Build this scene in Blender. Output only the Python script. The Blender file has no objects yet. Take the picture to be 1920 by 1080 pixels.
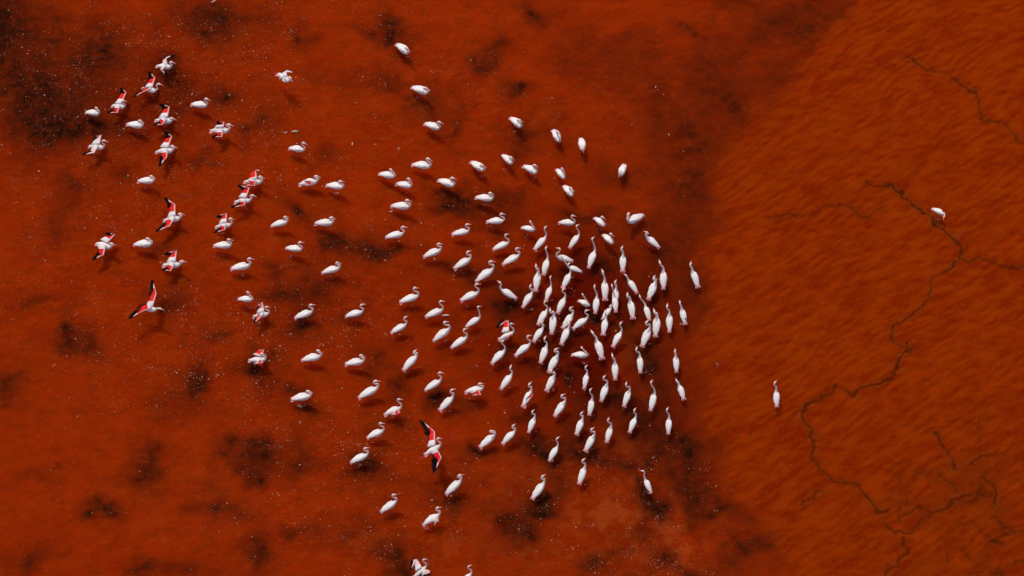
import bpy, math, random
import numpy as np
from mathutils import Vector, Matrix
random.seed(7)
SC = bpy.context.scene
# ---------------------------------------------------------------- camera, sky, sun
ELEV = math.radians(58.0)          # the drone looks down at 58 degrees
DIST = 75.0
SE, CE = math.sin(ELEV), math.cos(ELEV)
CAM = Vector((0.0, -DIST * CE, DIST * SE))
TANH = 16.0 / DIST                 # half width seen at the centre: 16 m
cam_data = bpy.data.cameras.new('camera'); cam = bpy.data.objects.new('camera', cam_data)
SC.collection.objects.link(cam); SC.camera = cam
cam.location = CAM; cam.rotation_euler = (math.pi / 2 - ELEV, 0, 0)
cam_data.sensor_width = 36.0; cam_data.lens = 18.0 / TANH
cam_data.clip_start = 1.0; cam_data.clip_end = 20000.0
SC.render.resolution_x = 1024; SC.render.resolution_y = 576

SUN_EL = math.radians(67.0)
SUN_H = Vector((-0.56, 0.83, 0)).normalized()      # where the sun stands, seen from above
SUN_AZ = math.atan2(SUN_H.x, SUN_H.y)
world = bpy.data.worlds.new('World'); SC.world = world; world.use_nodes = True
nt = world.node_tree
sky = nt.nodes.new('ShaderNodeTexSky'); sky.sky_type = 'NISHITA'; sky.sun_disc = False
sky.sun_elevation = SUN_EL; sky.sun_rotation = SUN_AZ; sky.air_density = 1.0; sky.dust_density = 2.0
bgn = nt.nodes['Background']; bgn.inputs['Strength'].default_value = 0.145
nt.links.new(sky.outputs[0], bgn.inputs[0])
sun_data = bpy.data.lights.new('sun', 'SUN'); sun = bpy.data.objects.new('sun', sun_data)
SC.collection.objects.link(sun)
sun_data.energy = 2.0; sun_data.angle = math.radians(1.5); sun_data.color = (1.0, 0.93, 0.84)
sdir = Vector((SUN_H.x * math.cos(SUN_EL), SUN_H.y * math.cos(SUN_EL), math.sin(SUN_EL)))
sun.rotation_euler = sdir.to_track_quat('Z', 'Y').to_euler()
SC.view_settings.view_transform = 'Standard'; SC.view_settings.look = 'None'
SC.view_settings.exposure = 0.08; SC.view_settings.gamma = 1.0

# ---------------------------------------------------------------- helpers
FWD = Vector((0, CE, -SE)); UPV = Vector((0, SE, CE)); RIGHT = Vector((1, 0, 0))
def ray(px, py):
    return (FWD + RIGHT * ((px - 960) / 960 * TANH) + UPV * ((540 - py) / 960 * TANH))
def at(px, py, z=0.0):
    """point of the plane at height z seen at photo pixel px, py (1920 x 1080)"""
    d = ray(px, py)
    return CAM + d * ((z - CAM.z) / d.z)
def obj(name, verts, faces, mats, parent=None, smooth=True, midx=None):
    me = bpy.data.meshes.new(name)
    me.from_pydata([tuple(v) for v in verts], [], faces)
    for m in (mats if isinstance(mats, (list, tuple)) else [mats]): me.materials.append(m)
    if smooth: me.polygons.foreach_set('use_smooth', [True] * len(me.polygons))
    if midx: me.polygons.foreach_set('material_index', midx)
    me.update()
    o = bpy.data.objects.new(name, me); SC.collection.objects.link(o)
    if parent is not None: o.parent = parent
    return o
def catmull(P, n):
    out = []
    Q = [P[0] + (P[0] - P[1])] + P + [P[-1] + (P[-1] - P[-2])]
    for i in range(1, len(Q) - 2):
        a, b, c, d = Q[i - 1], Q[i], Q[i + 1], Q[i + 2]
        for k in range(n):
            t = k / n
            out.append(0.5 * ((2 * b) + (c - a) * t + (2 * a - 5 * b + 4 * c - d) * t * t + (3 * b - a - 3 * c + d) * t ** 3))
    out.append(P[-1].copy()); return out
def loft(path, rad, seg=10, side0=None):
    """rings of radii (across, up) along a path; closed tips"""
    n = len(path); vs = []; fs = []
    t0 = (path[1] - path[0]).normalized()
    side = (side0 or Vector((0, 1, 0))); side = (side - t0 * side.dot(t0)).normalized()
    for i in range(n):
        t = (path[min(i + 1, n - 1)] - path[max(i - 1, 0)]).normalized()
        side = side - t * side.dot(t)
        side = side.normalized() if side.length > 1e-5 else t.orthogonal().normalized()
        up = t.cross(side)
        ra, ru = rad[i]
        for k in range(seg):
            a = 2 * math.pi * k / seg
            vs.append(path[i] + side * (math.cos(a) * ra) + up * (math.sin(a) * ru))
    for i in range(n - 1):
        for k in range(seg):
            a, b = i * seg + k, i * seg + (k + 1) % seg
            fs.append((a, b, b + seg, a + seg))
    vs.append(path[0]); vs.append(path[-1]); c0, c1 = n * seg, n * seg + 1
    for k in range(seg):
        fs.append((c0, (k + 1) % seg, k)); e = (n - 1) * seg
        fs.append((c1, e + k, e + (k + 1) % seg))
    return vs, fs

# ---------------------------------------------------------------- materials
def mat(name, col, rough=0.8, spec=0.2):
    m = bpy.data.materials.new(name); m.use_nodes = True
    b = m.node_tree.nodes['Principled BSDF']
    b.inputs['Base Color'].default_value = (*col, 1); b.inputs['Roughness'].default_value = rough
    b.inputs['Specular IOR Level'].default_value = spec
    return m, m.node_tree, b
def plumage(name, c1, c2, scale=22, tail=None, rough=0.85, neck=None, vary=0.25):
    """feathers: two tones mixed by stretched noise, small relief; optional tint toward the tail (local -x)"""
    m, t, b = mat(name, c1, rough, 0.15)
    N, L = t.nodes, t.links
    tc = N.new('ShaderNodeTexCoord'); mp = N.new('ShaderNodeMapping')
    mp.inputs['Scale'].default_value = (0.35, 1, 1); L.new(tc.outputs['Object'], mp.inputs['Vector'])
    nz = N.new('ShaderNodeTexNoise'); nz.inputs['Scale'].default_value = scale; nz.inputs['Detail'].default_value = 3
    L.new(mp.outputs[0], nz.inputs['Vector'])
    rp = N.new('ShaderNodeValToRGB'); rp.color_ramp.elements[0].position = 0.36; rp.color_ramp.elements[1].position = 0.62
    rp.color_ramp.elements[0].color = (*c2, 1); rp.color_ramp.elements[1].color = (*c1, 1)
    L.new(nz.outputs['Fac'], rp.inputs[0]); out = rp.outputs[0]
    if tail:
        sx = N.new('ShaderNodeSeparateXYZ'); L.new(tc.outputs['Object'], sx.inputs[0])
        mr = N.new('ShaderNodeMapRange'); mr.inputs['From Min'].default_value = -0.17; mr.inputs['From Max'].default_value = -0.31
        L.new(sx.outputs[0], mr.inputs['Value'])
        mx = N.new('ShaderNodeMix'); mx.data_type = 'RGBA'
        L.new(mr.outputs[0], mx.inputs['Factor']); L.new(out, mx.inputs['A']); mx.inputs['B'].default_value = (*tail, 1)
        out = mx.outputs['Result']
    oi = N.new('ShaderNodeObjectInfo'); rr_ = N.new('ShaderNodeMapRange'); L.new(oi.outputs['Random'], rr_.inputs['Value'])
    rr_.inputs['From Min'].default_value = 0.35; rr_.inputs['To Max'].default_value = vary
    mv = N.new('ShaderNodeMix'); mv.data_type = 'RGBA'; mv.blend_type = 'MULTIPLY'
    L.new(rr_.outputs[0], mv.inputs['Factor']); L.new(out, mv.inputs['A']); mv.inputs['B'].default_value = (.93, .74, .68, 1); out = mv.outputs['Result']
    if neck:
        sz = N.new('ShaderNodeSeparateXYZ'); L.new(tc.outputs['Object'], sz.inputs[0])
        mr = N.new('ShaderNodeMapRange'); mr.inputs['From Min'].default_value = 0.10; mr.inputs['From Max'].default_value = 0.24
        L.new(sz.outputs[2], mr.inputs['Value'])
        mx = N.new('ShaderNodeMix'); mx.data_type = 'RGBA'
        L.new(mr.outputs[0], mx.inputs['Factor']); L.new(out, mx.inputs['A']); mx.inputs['B'].default_value = (*neck, 1)
        out = mx.outputs['Result']
    L.new(out, b.inputs['Base Color'])
    bp = N.new('ShaderNodeBump'); bp.inputs['Strength'].default_value = 0.5; bp.inputs['Distance'].default_value = 0.02
    L.new(nz.outputs['Fac'], bp.inputs['Height']); L.new(bp.outputs[0], b.inputs['Normal'])
    return m
M_BODY = plumage('white_plumage', (0.83, 0.755, 0.67), (0.77, 0.66, 0.58), 22, neck=(0.82, 0.60, 0.50))
M_WING = plumage('folded_wing_plumage', (0.84, 0.78, 0.70), (0.76, 0.65, 0.57), 30, tail=(0.74, 0.38, 0.36))
M_TAIL = plumage('tail_plumage', (0.75, 0.38, 0.36), (0.70, 0.20, 0.20), 30)
M_PALE = plumage('pale_pink_coverts', (0.78, 0.52, 0.46), (0.74, 0.42, 0.36), 24)
M_WHITEW = plumage('white_coverts', (0.74, 0.67, 0.64), (0.68, 0.56, 0.52), 24)
M_RED = plumage('red_coverts', (0.72, 0.022, 0.014), (0.60, 0.012, 0.010), 24)
M_PINK = plumage('spotted_pink_coverts', (0.66, 0.20, 0.18), (0.55, 0.03, 0.04), 34)
M_BLACK = plumage('black_flight_feathers', (0.004, 0.0035, 0.004), (0.009, 0.007, 0.007), 24)
M_BLACK.node_tree.nodes['Principled BSDF'].inputs['Specular IOR Level'].default_value = 0.0
M_BILL = plumage('pink_bill', (0.80, 0.24, 0.19), (0.74, 0.32, 0.26), 40, rough=0.5)
M_TIP = plumage('black_bill_tip', (0.02, 0.015, 0.015), (0.04, 0.02, 0.02), 40, rough=0.5)
M_LEG = plumage('red_leg', (0.52, 0.045, 0.04), (0.44, 0.03, 0.03), 30, rough=0.6)
M_FOAM = plumage('foam_bubble', (0.45, 0.21, 0.135), (0.27, 0.09, 0.05), 5, rough=0.6)
M_FLOAT = plumage('floating_feather_vane', (0.62, 0.42, 0.34), (0.5, 0.3, 0.24), 30)
BIRDS = [
    (292.2, 122.2, 324.4, 126.7, 322.2, 116.7, 330, 118.9, dict(c='pale', far=[(305.6, 120.0), (312.2, 106.7), (324.4, 104.0)], near=[(302.2, 125.6), (303.3, 133.3), (311.6, 139.6)], l='pale winged flamingo with both wings arched forward, topmost of the upper left group')),
    (265.6, 163.3, 295.6, 172.2, 298.9, 157.8, 305.6, 159.6, dict(c='red', far=[(280.0, 157.8), (291.1, 145.6), (282.2, 136.0)], near=[(277.8, 166.7), (274.4, 170.0), (251.1, 182.2)], l='flamingo with raised red wings directly below the topmost pale winged one at upper left')),
    (208.9, 196.7, 236.7, 201.1, 232.2, 188.9, 236.7, 190.4, dict(c='red', far=[(222.2, 188.9), (237.1, 173.3), (230.0, 167.1)], near=[(217.8, 200.0), (220.4, 211.6), (203.3, 211.6)], l='flamingo with raised red wing and black tip, just right of the leftmost resting one')),
    (160, 208.9, 188.9, 214.4, 181.1, 202.7, 187.8, 207.8, dict(l='plump flamingo with tucked neck over the darkest water patch at upper left')),
    (236.7, 231.1, 271.1, 237.8, 263.3, 226.7, 268.9, 229.3, dict(l='small resting flamingo with tucked neck left of a red winged one at upper left')),
    (290, 223.3, 326.7, 227.8, 323.3, 222.2, 329.3, 224.4, dict(c='red', far=[(304.4, 211.1), (318.2, 200.0), (304.9, 196.4)], near=[(302.2, 225.6), (304.9, 233.8), (290.7, 235.1)], l='flamingo raising one short red wing, between the resting flamingo and the lone white one')),
    (357.8, 193.8, 391.1, 198.9, 387.8, 185.6, 395.6, 188.9, dict(l='white flamingo with ruffled back, right of the red winged group at upper left')),
    (393.3, 243.3, 433.3, 245.6, 430, 234, 437.8, 236.2, dict(c='red', far=[(412.2, 233.3), (420.4, 228.4), (408.9, 229.3)], near=[(405.6, 245.6), (416.7, 256.7), (400.0, 257.1)], l='flamingo facing right with half folded red wings, rightmost of the upper left group')),
    (165.6, 272.2, 197.8, 277.8, 195.6, 264, 203.3, 266.2, dict(c='pale', far=[(180.0, 264.4), (190.4, 252.2), (177.8, 257.8)], near=[(173.3, 277.8), (176.7, 287.1), (157.3, 290.0)], l='leftmost upper flamingo with pale pink wings held up and curved neck')),
    (291.1, 283.3, 328.9, 282.2, 324.4, 274.4, 331.6, 276.7, dict(c='red', far=[(306.7, 268.9), (322.7, 255.6), (314.0, 249.3)], near=[(305.6, 286.7), (313.3, 294.4), (300.7, 310.7)], l='flamingo with long red wings spread, lower right of the pale pink winged one')),
    (257.8, 337.8, 292.2, 340, 284.4, 330.7, 291.1, 333.3, dict(l='resting white flamingo alone between two red winged ones in the left column')),
    (305.6, 412.2, 342.2, 408.9, 338.9, 401.1, 346.7, 402.9, dict(c='red', far=[(317.8, 397.8), (328.4, 383.3), (311.8, 371.6)], near=[(317.8, 412.2), (318.2, 424.0), (295.1, 433.8)], l='flamingo with widely spread red and black wings at the middle of the left column')),
    (178.9, 454.4, 212.2, 465.6, 210, 457.1, 216.7, 459.3, dict(c='red', far=[(195.6, 448.9), (216.0, 439.6), (202.9, 436.9)], near=[(187.8, 465.6), (194.9, 477.8), (177.3, 486.2)], l='leftmost flamingo in the middle height with arched red wings')),
    (250, 456.7, 288.9, 457.8, 277.8, 447.8, 285.6, 450.7, dict(l='resting white flamingo right beside the leftmost red winged flamingo')),
    (304.4, 495.6, 342.2, 496.7, 342.2, 490, 351.6, 491.6, dict(c='red', far=[(317.8, 482.2), (331.6, 470.0), (311.8, 474.4)], near=[(311.1, 496.7), (320.4, 508.2), (306.7, 506.7)], l='flamingo stretching its head right with short red wings, above the big flying one')),
    (403.3, 424.4, 436.7, 421.1, 433.3, 410, 441.6, 412.9, dict(c='red', far=[(415.6, 408.9), (425.1, 399.6), (408.2, 404.9)], near=[(411.1, 425.6), (421.8, 431.1), (403.6, 436.4)], l='flamingo with small raised red wings, directly above a calm white one at left')),
    (400, 458.9, 436.7, 461.1, 430, 449.3, 437.1, 450.7, dict(l='white flamingo directly below the small red winged one in the left third')),
    (456.7, 338.9, 494.4, 342.2, 488.9, 331.8, 496.2, 334.4, dict(c='red', bk=0, far=[(471.1, 327.8), (480.0, 318.2), (488.2, 319.6)], near=[(466.7, 341.1), (477.8, 348.4), (457.8, 347.8)], l='ruffled flamingo with a red wing stub, upper one of a close pair')),
    (438.9, 377.8, 473.3, 375.6, 474.4, 366.7, 481.1, 368.9, dict(c='red', far=[(454.4, 364.4), (468.2, 352.2), (448.4, 347.1)], near=[(451.1, 376.7), (458.9, 384.9), (435.6, 389.3)], l='flamingo with black tipped red wing raised, lower one of a close pair')),
    (560, 344.4, 598.9, 340, 593.8, 330.7, 602.2, 332.9, dict(c='red', near=[(575.6, 341.1), (584.0, 345.6), (571.1, 349.3)], l='fluffed white flamingo showing a small red patch under its body')),
    (611.1, 345.6, 646.7, 352.2, 638.9, 340, 645.6, 341.1, dict()),
    (507.8, 422.2, 542.2, 415.6, 535.6, 406.7, 541.8, 407.8, dict()),
    (590, 416.7, 627.8, 418.9, 622.2, 408.2, 630.7, 410.4, dict()),
    (432.2, 502.2, 472.2, 497.8, 468.9, 484.9, 476.7, 486.2, dict()),
    (535.6, 463.3, 568.9, 468.9, 563.3, 454.4, 570, 454.9, dict()),
    (603.3, 510, 640.4, 502.2, 633.3, 492.9, 639.6, 494.2, dict()),
    (520, 135.6, 545.6, 155.1, 544.4, 146.7, 548.4, 152.2, dict(c='white', bk=0, z=0.75, fly=1, far=[(530.0, 137.8), (537.8, 131.6), (550.4, 136.0)], near=[(526.7, 144.4), (528.9, 150.7), (535.6, 155.1)], l='all white flamingo swooping with sickle shaped wings, alone above the others left of centre')),
    (541.1, 276.2, 573.3, 282.2, 570, 268.2, 577.1, 271.6, dict()),
    (743.3, 80, 767.8, 103.3, 763.3, 90.7, 769.6, 97.3, dict(l='topmost flamingo near the top edge, seen from behind its lowered neck')),
    (771.6, 161.1, 805.6, 176.7, 798.9, 165.6, 805.6, 168.9, dict(l='white flamingo heading down right, second from the top in the upper middle')),
    (796, 229.3, 826.7, 243.3, 824.4, 229.3, 832.2, 232.9, dict()),
    (956.7, 218.2, 979.6, 241.1, 974.4, 225.6, 980.4, 228.9, dict()),
    (772.2, 306.7, 810.4, 313.3, 803.3, 298.2, 811.1, 302.2, dict()),
    (710, 324.4, 742.9, 332.2, 733.3, 318.4, 738.9, 322.2, dict()),
    (741.8, 342.7, 774.4, 350.7, 766.7, 335.6, 772.9, 339.6, dict()),
    (821.1, 335.6, 854.4, 350, 848.9, 334, 855.6, 336, dict()),
    (882.7, 301.1, 910, 322.2, 904.4, 310, 911.8, 313.8, dict()),
    (941.8, 288.4, 961.8, 309.6, 958.9, 295.6, 963.3, 299.6, dict()),
    (981.1, 308.9, 1008.4, 326.7, 1003.3, 310.4, 1008.9, 314.4, dict()),
    (891.1, 368.4, 927.1, 374.4, 920, 362.2, 927.1, 364.9, dict()),
    (732.9, 384, 772.2, 388.9, 764.4, 375.6, 771.1, 377.8, dict()),
    (722.7, 443.3, 759.6, 438.2, 756.7, 425.6, 766.2, 426.7, dict()),
    (847.1, 438.2, 882.2, 433.3, 876.7, 420.7, 884.9, 420.7, dict()),
    (911.8, 414.4, 947.8, 414.4, 941.1, 401.1, 948.9, 402.2, dict()),
    (793.8, 480, 830, 467.8, 823.3, 457.1, 830.7, 457.1, dict()),
    (977.3, 425.6, 1004.9, 432.2, 994.4, 415.6, 1000, 420.4, dict()),
    (851.1, 502.2, 885.6, 483.3, 877.8, 472.2, 884.9, 468.9, dict()),
    (924, 466.7, 956.7, 454.4, 948.9, 440, 956, 438.2, dict()),
    (942.2, 494.4, 976.7, 477.8, 970, 465.6, 977.8, 464.4, dict()),
    (892.2, 525.7, 928.3, 502.8, 920.7, 490.3, 928.8, 490.3, dict()),
    (1037.3, 241.1, 1050.4, 268.9, 1046.2, 247.8, 1052.9, 256, dict()),
    (1089.3, 256.7, 1093.3, 285.6, 1093.3, 277.8, 1094.2, 284, dict()),
    (1043.3, 315.6, 1060, 336.7, 1054.4, 316.7, 1059.6, 322.2, dict()),
    (1056.7, 346.2, 1075.6, 370, 1071.1, 353.3, 1076.7, 358.2, dict()),
    (1171.1, 306.2, 1162.2, 332.9, 1162.2, 324.4, 1160, 330, dict(l='flamingo facing down with tucked head, alone at the upper right of the flock')),
    (1047.3, 416, 1080, 418.9, 1074.4, 404.4, 1081.1, 405.6, dict()),
    (1114.4, 406.7, 1135.6, 425.6, 1130, 407.1, 1136, 411.1, dict()),
    (1206.7, 400, 1175.6, 420, 1177.8, 402.2, 1174.4, 410, dict(l='flamingo facing down left, its tail pointing right, at the top right of the pack')),
    (1001.9, 467.4, 1025.8, 442.4, 1022.4, 426.4, 1027.2, 420.8, dict()),
    (1067.5, 463.9, 1087.6, 438.2, 1082.1, 422.9, 1087.6, 419.9, dict()),
    (1130.7, 438.2, 1151.1, 459, 1146, 438.9, 1152.6, 443.8, dict()),
    (1103.6, 500.7, 1116.8, 467.4, 1111.2, 447.2, 1116.8, 442.1, dict()),
    (1167.8, 508.3, 1168.2, 474.3, 1166.1, 464.6, 1169.6, 457.6, dict()),
    (1018.9, 514.6, 1027.9, 481.9, 1023.8, 464.6, 1026.5, 459, dict()),
    (1074.4, 488.2, 1040.4, 481.2, 1048.1, 466, 1041.5, 463.9, dict(l='flamingo facing left with hooked neck, upper of two overlapping at the pack top')),
    (1091.1, 509, 1062.6, 500, 1051.5, 479.9, 1046.7, 477.1, dict(l='flamingo facing left, its neck crossing the body of the left facing bird above')),
    (1055, 539.6, 1071, 509.7, 1066.8, 494.4, 1069.6, 491, dict()),
    (1004.3, 544.4, 1009.9, 506.9, 1005, 498.6, 1004.7, 492.4, dict()),
    (1236.5, 463.2, 1208.8, 442.4, 1212.2, 435.4, 1204.3, 432.6, dict(l='flamingo facing left with folded neck at the upper right of the dense pack')),
    (1244.2, 540.3, 1243.5, 503.5, 1237.2, 491.7, 1234.9, 484.4, dict()),
    (1309.4, 537.5, 1296.2, 503.5, 1294.9, 494.4, 1296.7, 487.2, dict(l='flamingo facing up beside the dark boundary, rightmost of the middle pack')),
    (1194.9, 548.6, 1175.4, 522.2, 1173.3, 516, 1168.2, 511.8, dict()),
    (1215.7, 559.9, 1231, 525.1, 1226.1, 520.1, 1229.6, 513.2, dict()),
    (980, 575.1, 1000.1, 546, 994.6, 536.2, 998.8, 530, dict()),
    (1023.8, 562.6, 1034.2, 534.2, 1032.1, 519.6, 1034.9, 511.2, dict()),
    (1045.3, 586.2, 1061.2, 555, 1056.4, 541.8, 1062.2, 536.2, dict()),
    (1008.5, 607.8, 1027.9, 578.6, 1022.4, 565.4, 1028.9, 561.9, dict()),
    (1034.2, 624.4, 1039, 586.9, 1031.4, 581.4, 1032.1, 571, dict()),
    (1055, 614.7, 1076.5, 585.6, 1070.3, 577.2, 1076.1, 573.8, dict()),
    (1073.8, 615.4, 1104.3, 595.3, 1100.1, 582.1, 1107.8, 580.3, dict()),
    (1085.6, 563.3, 1105.7, 573.8, 1092.5, 552.2, 1097.4, 557.1, dict()),
    (1116.1, 586.2, 1119.6, 552.9, 1114.7, 536.9, 1116.1, 529.3, dict()),
    (1134.9, 561.2, 1133.5, 522.9, 1130, 509, 1127.6, 503.1, dict()),
    (1152.2, 571.7, 1155.7, 537.6, 1153.9, 527.9, 1156.4, 523.6, dict()),
    (1155, 584.2, 1151.5, 552.9, 1147.6, 535.6, 1146, 529.3, dict()),
    (1130, 596.7, 1146.7, 575.8, 1144.6, 573.1, 1148.1, 569.6, dict()),
    (1130.7, 627.2, 1136.9, 593.9, 1135.6, 584.9, 1137.9, 576.5, dict()),
    (1000.1, 639.7, 1020.3, 611.9, 1016.8, 603.6, 1019.6, 600.1, dict()),
    (1052.2, 644.6, 1068.2, 611.2, 1065.4, 605.7, 1062.2, 603.6, dict()),
    (1013.3, 679.3, 1026.5, 645.3, 1021.7, 633.5, 1025.6, 626.1, dict()),
    (1129.3, 671.7, 1116.8, 633.5, 1110.6, 623.1, 1105.7, 615.8, dict()),
    (1148.8, 649.4, 1166.8, 619.6, 1164, 605.7, 1168.2, 600.6, dict()),
    (1071.7, 664, 1105, 667.5, 1091.1, 652.2, 1096, 658.5, dict()),
    (1028.6, 696.7, 1048.1, 662.6, 1042.5, 655, 1050.6, 651.1, dict()),
    (1187.2, 596, 1180.3, 559.2, 1176.4, 552.2, 1177.5, 543.6, dict()),
    (1217.8, 600.1, 1208.8, 570.3, 1199.7, 555.7, 1197.6, 546.7, dict()),
    (1228.9, 629.3, 1232.4, 589.7, 1226.8, 583.5, 1225, 575.1, dict()),
    (1255.3, 621, 1255, 584.9, 1251.1, 573.1, 1252.2, 565.8, dict()),
    (1285.1, 607.1, 1276.8, 575.1, 1274.7, 566.8, 1274, 560.3, dict(spot=1, l='flamingo with a black spot near its tail at the right edge of the pack')),
    (1203.9, 648.1, 1219.9, 611.9, 1212.9, 603.6, 1217.8, 598.8, dict()),
    (1201.1, 698.1, 1199, 664, 1193.5, 653.6, 1196.2, 646.9, dict()),
    (1268.5, 696.7, 1266.7, 664, 1265.7, 657.8, 1266.8, 650.8, dict()),
    (1024.4, 732.2, 1041.8, 700.3, 1034.2, 694.7, 1034.9, 689.2, dict()),
    (1095.3, 727.4, 1101.5, 696.8, 1098.8, 687.1, 1104, 681.5, dict()),
    (1153.6, 710.7, 1152.9, 676, 1148.1, 666.2, 1146.7, 657.2, dict()),
    (1127.2, 751, 1139.7, 716.9, 1132.8, 706.5, 1137.6, 701.2, dict()),
    (980.7, 762.1, 998.1, 729.4, 993.2, 719.7, 999.2, 713.9, dict(c='red', bk=0, near=[(995.3, 737.8), (1000.1, 739.9), (986.2, 755.8)], l='white flamingo with red streaks along its right side, left edge of the dense pack')),
    (1105, 777.4, 1111.2, 744.7, 1107.1, 730.8, 1111.9, 724.6, dict()),
    (1039.7, 779.4, 1061.9, 749.6, 1054.3, 741.2, 1061.9, 736.7, dict()),
    (991.1, 810, 1004.3, 779.4, 998.8, 771.1, 1004.3, 764.4, dict()),
    (1080.7, 814.2, 1093.9, 782.2, 1090.4, 774.6, 1096.9, 768.1, dict()),
    (1137.5, 828.3, 1146.7, 796.1, 1140.4, 786.4, 1144.6, 777.8, dict()),
    (1169.9, 760.7, 1181.7, 728.1, 1174, 719.7, 1176.1, 711.4, dict()),
    (1219.9, 768.3, 1228.2, 733.6, 1221.2, 716.2, 1225.1, 710.3, dict()),
    (1282.4, 748.2, 1271.2, 717.6, 1268.5, 713.5, 1266, 706.9, dict()),
    (1180.3, 810, 1193.5, 779.4, 1190, 768.3, 1194.6, 761.4, dict()),
    (1253.2, 812.8, 1254.6, 780.1, 1251.1, 766.9, 1256.7, 759.3, dict()),
    (1029.7, 863.1, 1047.2, 834.2, 1045.4, 821.6, 1052.2, 816.7, dict()),
    (1097.4, 845.1, 1116.3, 812.6, 1110, 804.4, 1116.7, 799.9, dict()),
    (1085.6, 906.5, 1098.3, 872.2, 1093.8, 862.2, 1099.2, 857.7, dict()),
    (997.7, 934.1, 1023, 902, 1017.9, 892.9, 1024.2, 888, dict()),
    (1221.1, 923.6, 1207.5, 894.7, 1204.8, 883, 1197.6, 881.7, dict(l='flamingo with its bill pointing left, alone below the pack on a dark patch')),
    (863.3, 561.9, 900.3, 548.1, 894.3, 532.8, 903.1, 532.1, dict()),
    (968.6, 558.5, 936, 541.8, 936.7, 529.2, 930.4, 524.6, dict(l='left facing flamingo with upright neck on the left side of the dense pack')),
    (873.5, 611.9, 902.6, 593.9, 897.1, 575.1, 904.4, 573.8, dict()),
    (845.7, 650.8, 878.3, 631.4, 871.4, 617.5, 878.6, 615, dict()),
    (934.6, 636.2, 965.8, 621.7, 958.9, 607.1, 966.9, 607.5, dict(c='red', bk=0.6, far=[(945.0, 616.8), (953.6, 600.6), (932.8, 613.6)], near=[(951.9, 623.8), (959.3, 627.6), (942.2, 631.1)], l='flamingo with bright red wings and black tip within the left part of the dense pack')),
    (965.8, 666.1, 996.4, 643.9, 990.8, 630, 997.8, 627.5, dict()),
    (921.4, 680.7, 949.2, 655, 942.9, 639, 949.9, 634.4, dict()),
    (647.6, 591.8, 683.5, 584.2, 679, 571.2, 686.6, 569.7, dict()),
    (749.2, 565.1, 787.9, 554.4, 778.3, 539.9, 784.1, 539.9, dict()),
    (797.4, 592.6, 833.3, 580.4, 827.2, 564.8, 835.3, 564.8, dict()),
    (732.9, 623.1, 764.5, 607.1, 759.9, 594.9, 766.5, 591, dict()),
    (812.3, 637.6, 846.3, 614.7, 834.8, 604, 842.4, 603, dict()),
    (646.9, 681.2, 685.8, 677.4, 678.2, 666.7, 684.8, 669.7, dict()),
    (755.8, 693, 784.4, 664.4, 777.5, 659, 782.9, 652.9, dict()),
    (672.1, 744.1, 712.1, 725.8, 704.9, 714.6, 713.3, 714.8, dict()),
    (796.6, 730.4, 829.5, 712, 825.6, 698.7, 834.3, 700.1, dict()),
    (823.8, 768.5, 852.4, 741.8, 847.8, 731.1, 855.1, 728.4, dict()),
    (720.2, 777, 755.4, 763.2, 748.5, 748.7, 756.9, 749, dict(c='red', bk=0, near=[(737.8, 771.6), (750.8, 772.7), (730.1, 778.2)], l='white flamingo with a red fringe below its folded wing, above the large flying one')),
    (688.1, 819.7, 722.8, 806, 714.1, 793.5, 723.6, 794.5, dict()),
    (657, 865.8, 693.2, 850.9, 685.8, 840.3, 692.8, 839.2, dict()),
    (795.9, 852, 828.5, 833.9, 822.1, 822.2, 829.1, 821.7, dict(c='red', z=1.2, fly=1, far=[(807.2, 828.6), (815.3, 809.4), (792.5, 789.6)], near=[(815.7, 845.6), (827.8, 857.3), (816.7, 881.8)], l='large flying flamingo with red and black wings fully spread, at bottom centre')),
    (835.5, 925.5, 867.4, 898.8, 862.5, 891, 870, 889.9, dict()),
    (713.5, 958.5, 746.5, 938.2, 738.4, 927.6, 745.4, 926.5, dict()),
    (792.9, 983.6, 827.4, 962.7, 821, 952.1, 827, 951, dict(c='pale', bk=0, near=[(810.4, 969.1), (822.5, 969.7), (802.9, 979.8)], l='flamingo with one loosened pale wing, lowest whole bird at bottom centre')),
    (775.4, 1082.3, 801.5, 1060.4, 795.2, 1049, 803.5, 1047.9, dict(c='pale', far=[(783.8, 1059.4), (781.7, 1047.9), (769.7, 1069.3)], near=[(790.0, 1070.8), (805.8, 1069.3), (794.2, 1080.2)], l='flamingo with raised pale pink wings cut off by the bottom edge')),
    (865, 1099, 885.8, 1071.9, 879.6, 1061.5, 887.7, 1057.3, dict(l='flamingo cut off by the bottom edge, only head and neck showing')),
    (871.9, 734.1, 908.9, 728.5, 900.6, 719.3, 908.5, 719.6, dict(c='red', bk=0, near=[(890.4, 735.0), (902.4, 740.0), (883.0, 741.9)], l='flamingo with a bright red patch under its fluffed white back, below the centre')),
    (938.9, 728.5, 961.7, 699.8, 957.4, 687.8, 960.7, 679.4, dict()),
    (899.3, 837.8, 930.7, 813.7, 921.9, 808.1, 930.2, 808.1, dict()),
    (941.7, 831.3, 968.1, 806.3, 962.6, 798, 968.7, 793, dict()),
    (264.8, 577.1, 297.1, 581.2, 300.8, 578.8, 309, 581.7, dict(c='red', bk=0.75, z=0.75, fly=1, far=[(282.5, 568.8), (293.3, 551.0), (287.1, 526.7)], near=[(277.3, 579.2), (269.0, 583.3), (245.4, 596.2)], l='large flying flamingo with long black tipped red wings at the lower left')),
    (446, 559.4, 476.7, 562.5, 464.8, 547.9, 472.1, 551, dict()),
    (474.2, 592.7, 507.1, 587.5, 500.2, 575.4, 509, 575.4, dict(c='pink', bk=0.5, far=[(485.6, 580.2), (492.3, 566.2), (482.9, 577.1)], near=[(483.5, 589.6), (485.2, 599.0), (477.5, 605.2)], l='flamingo with spotted pink wings raised, just below a resting white one')),
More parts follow.
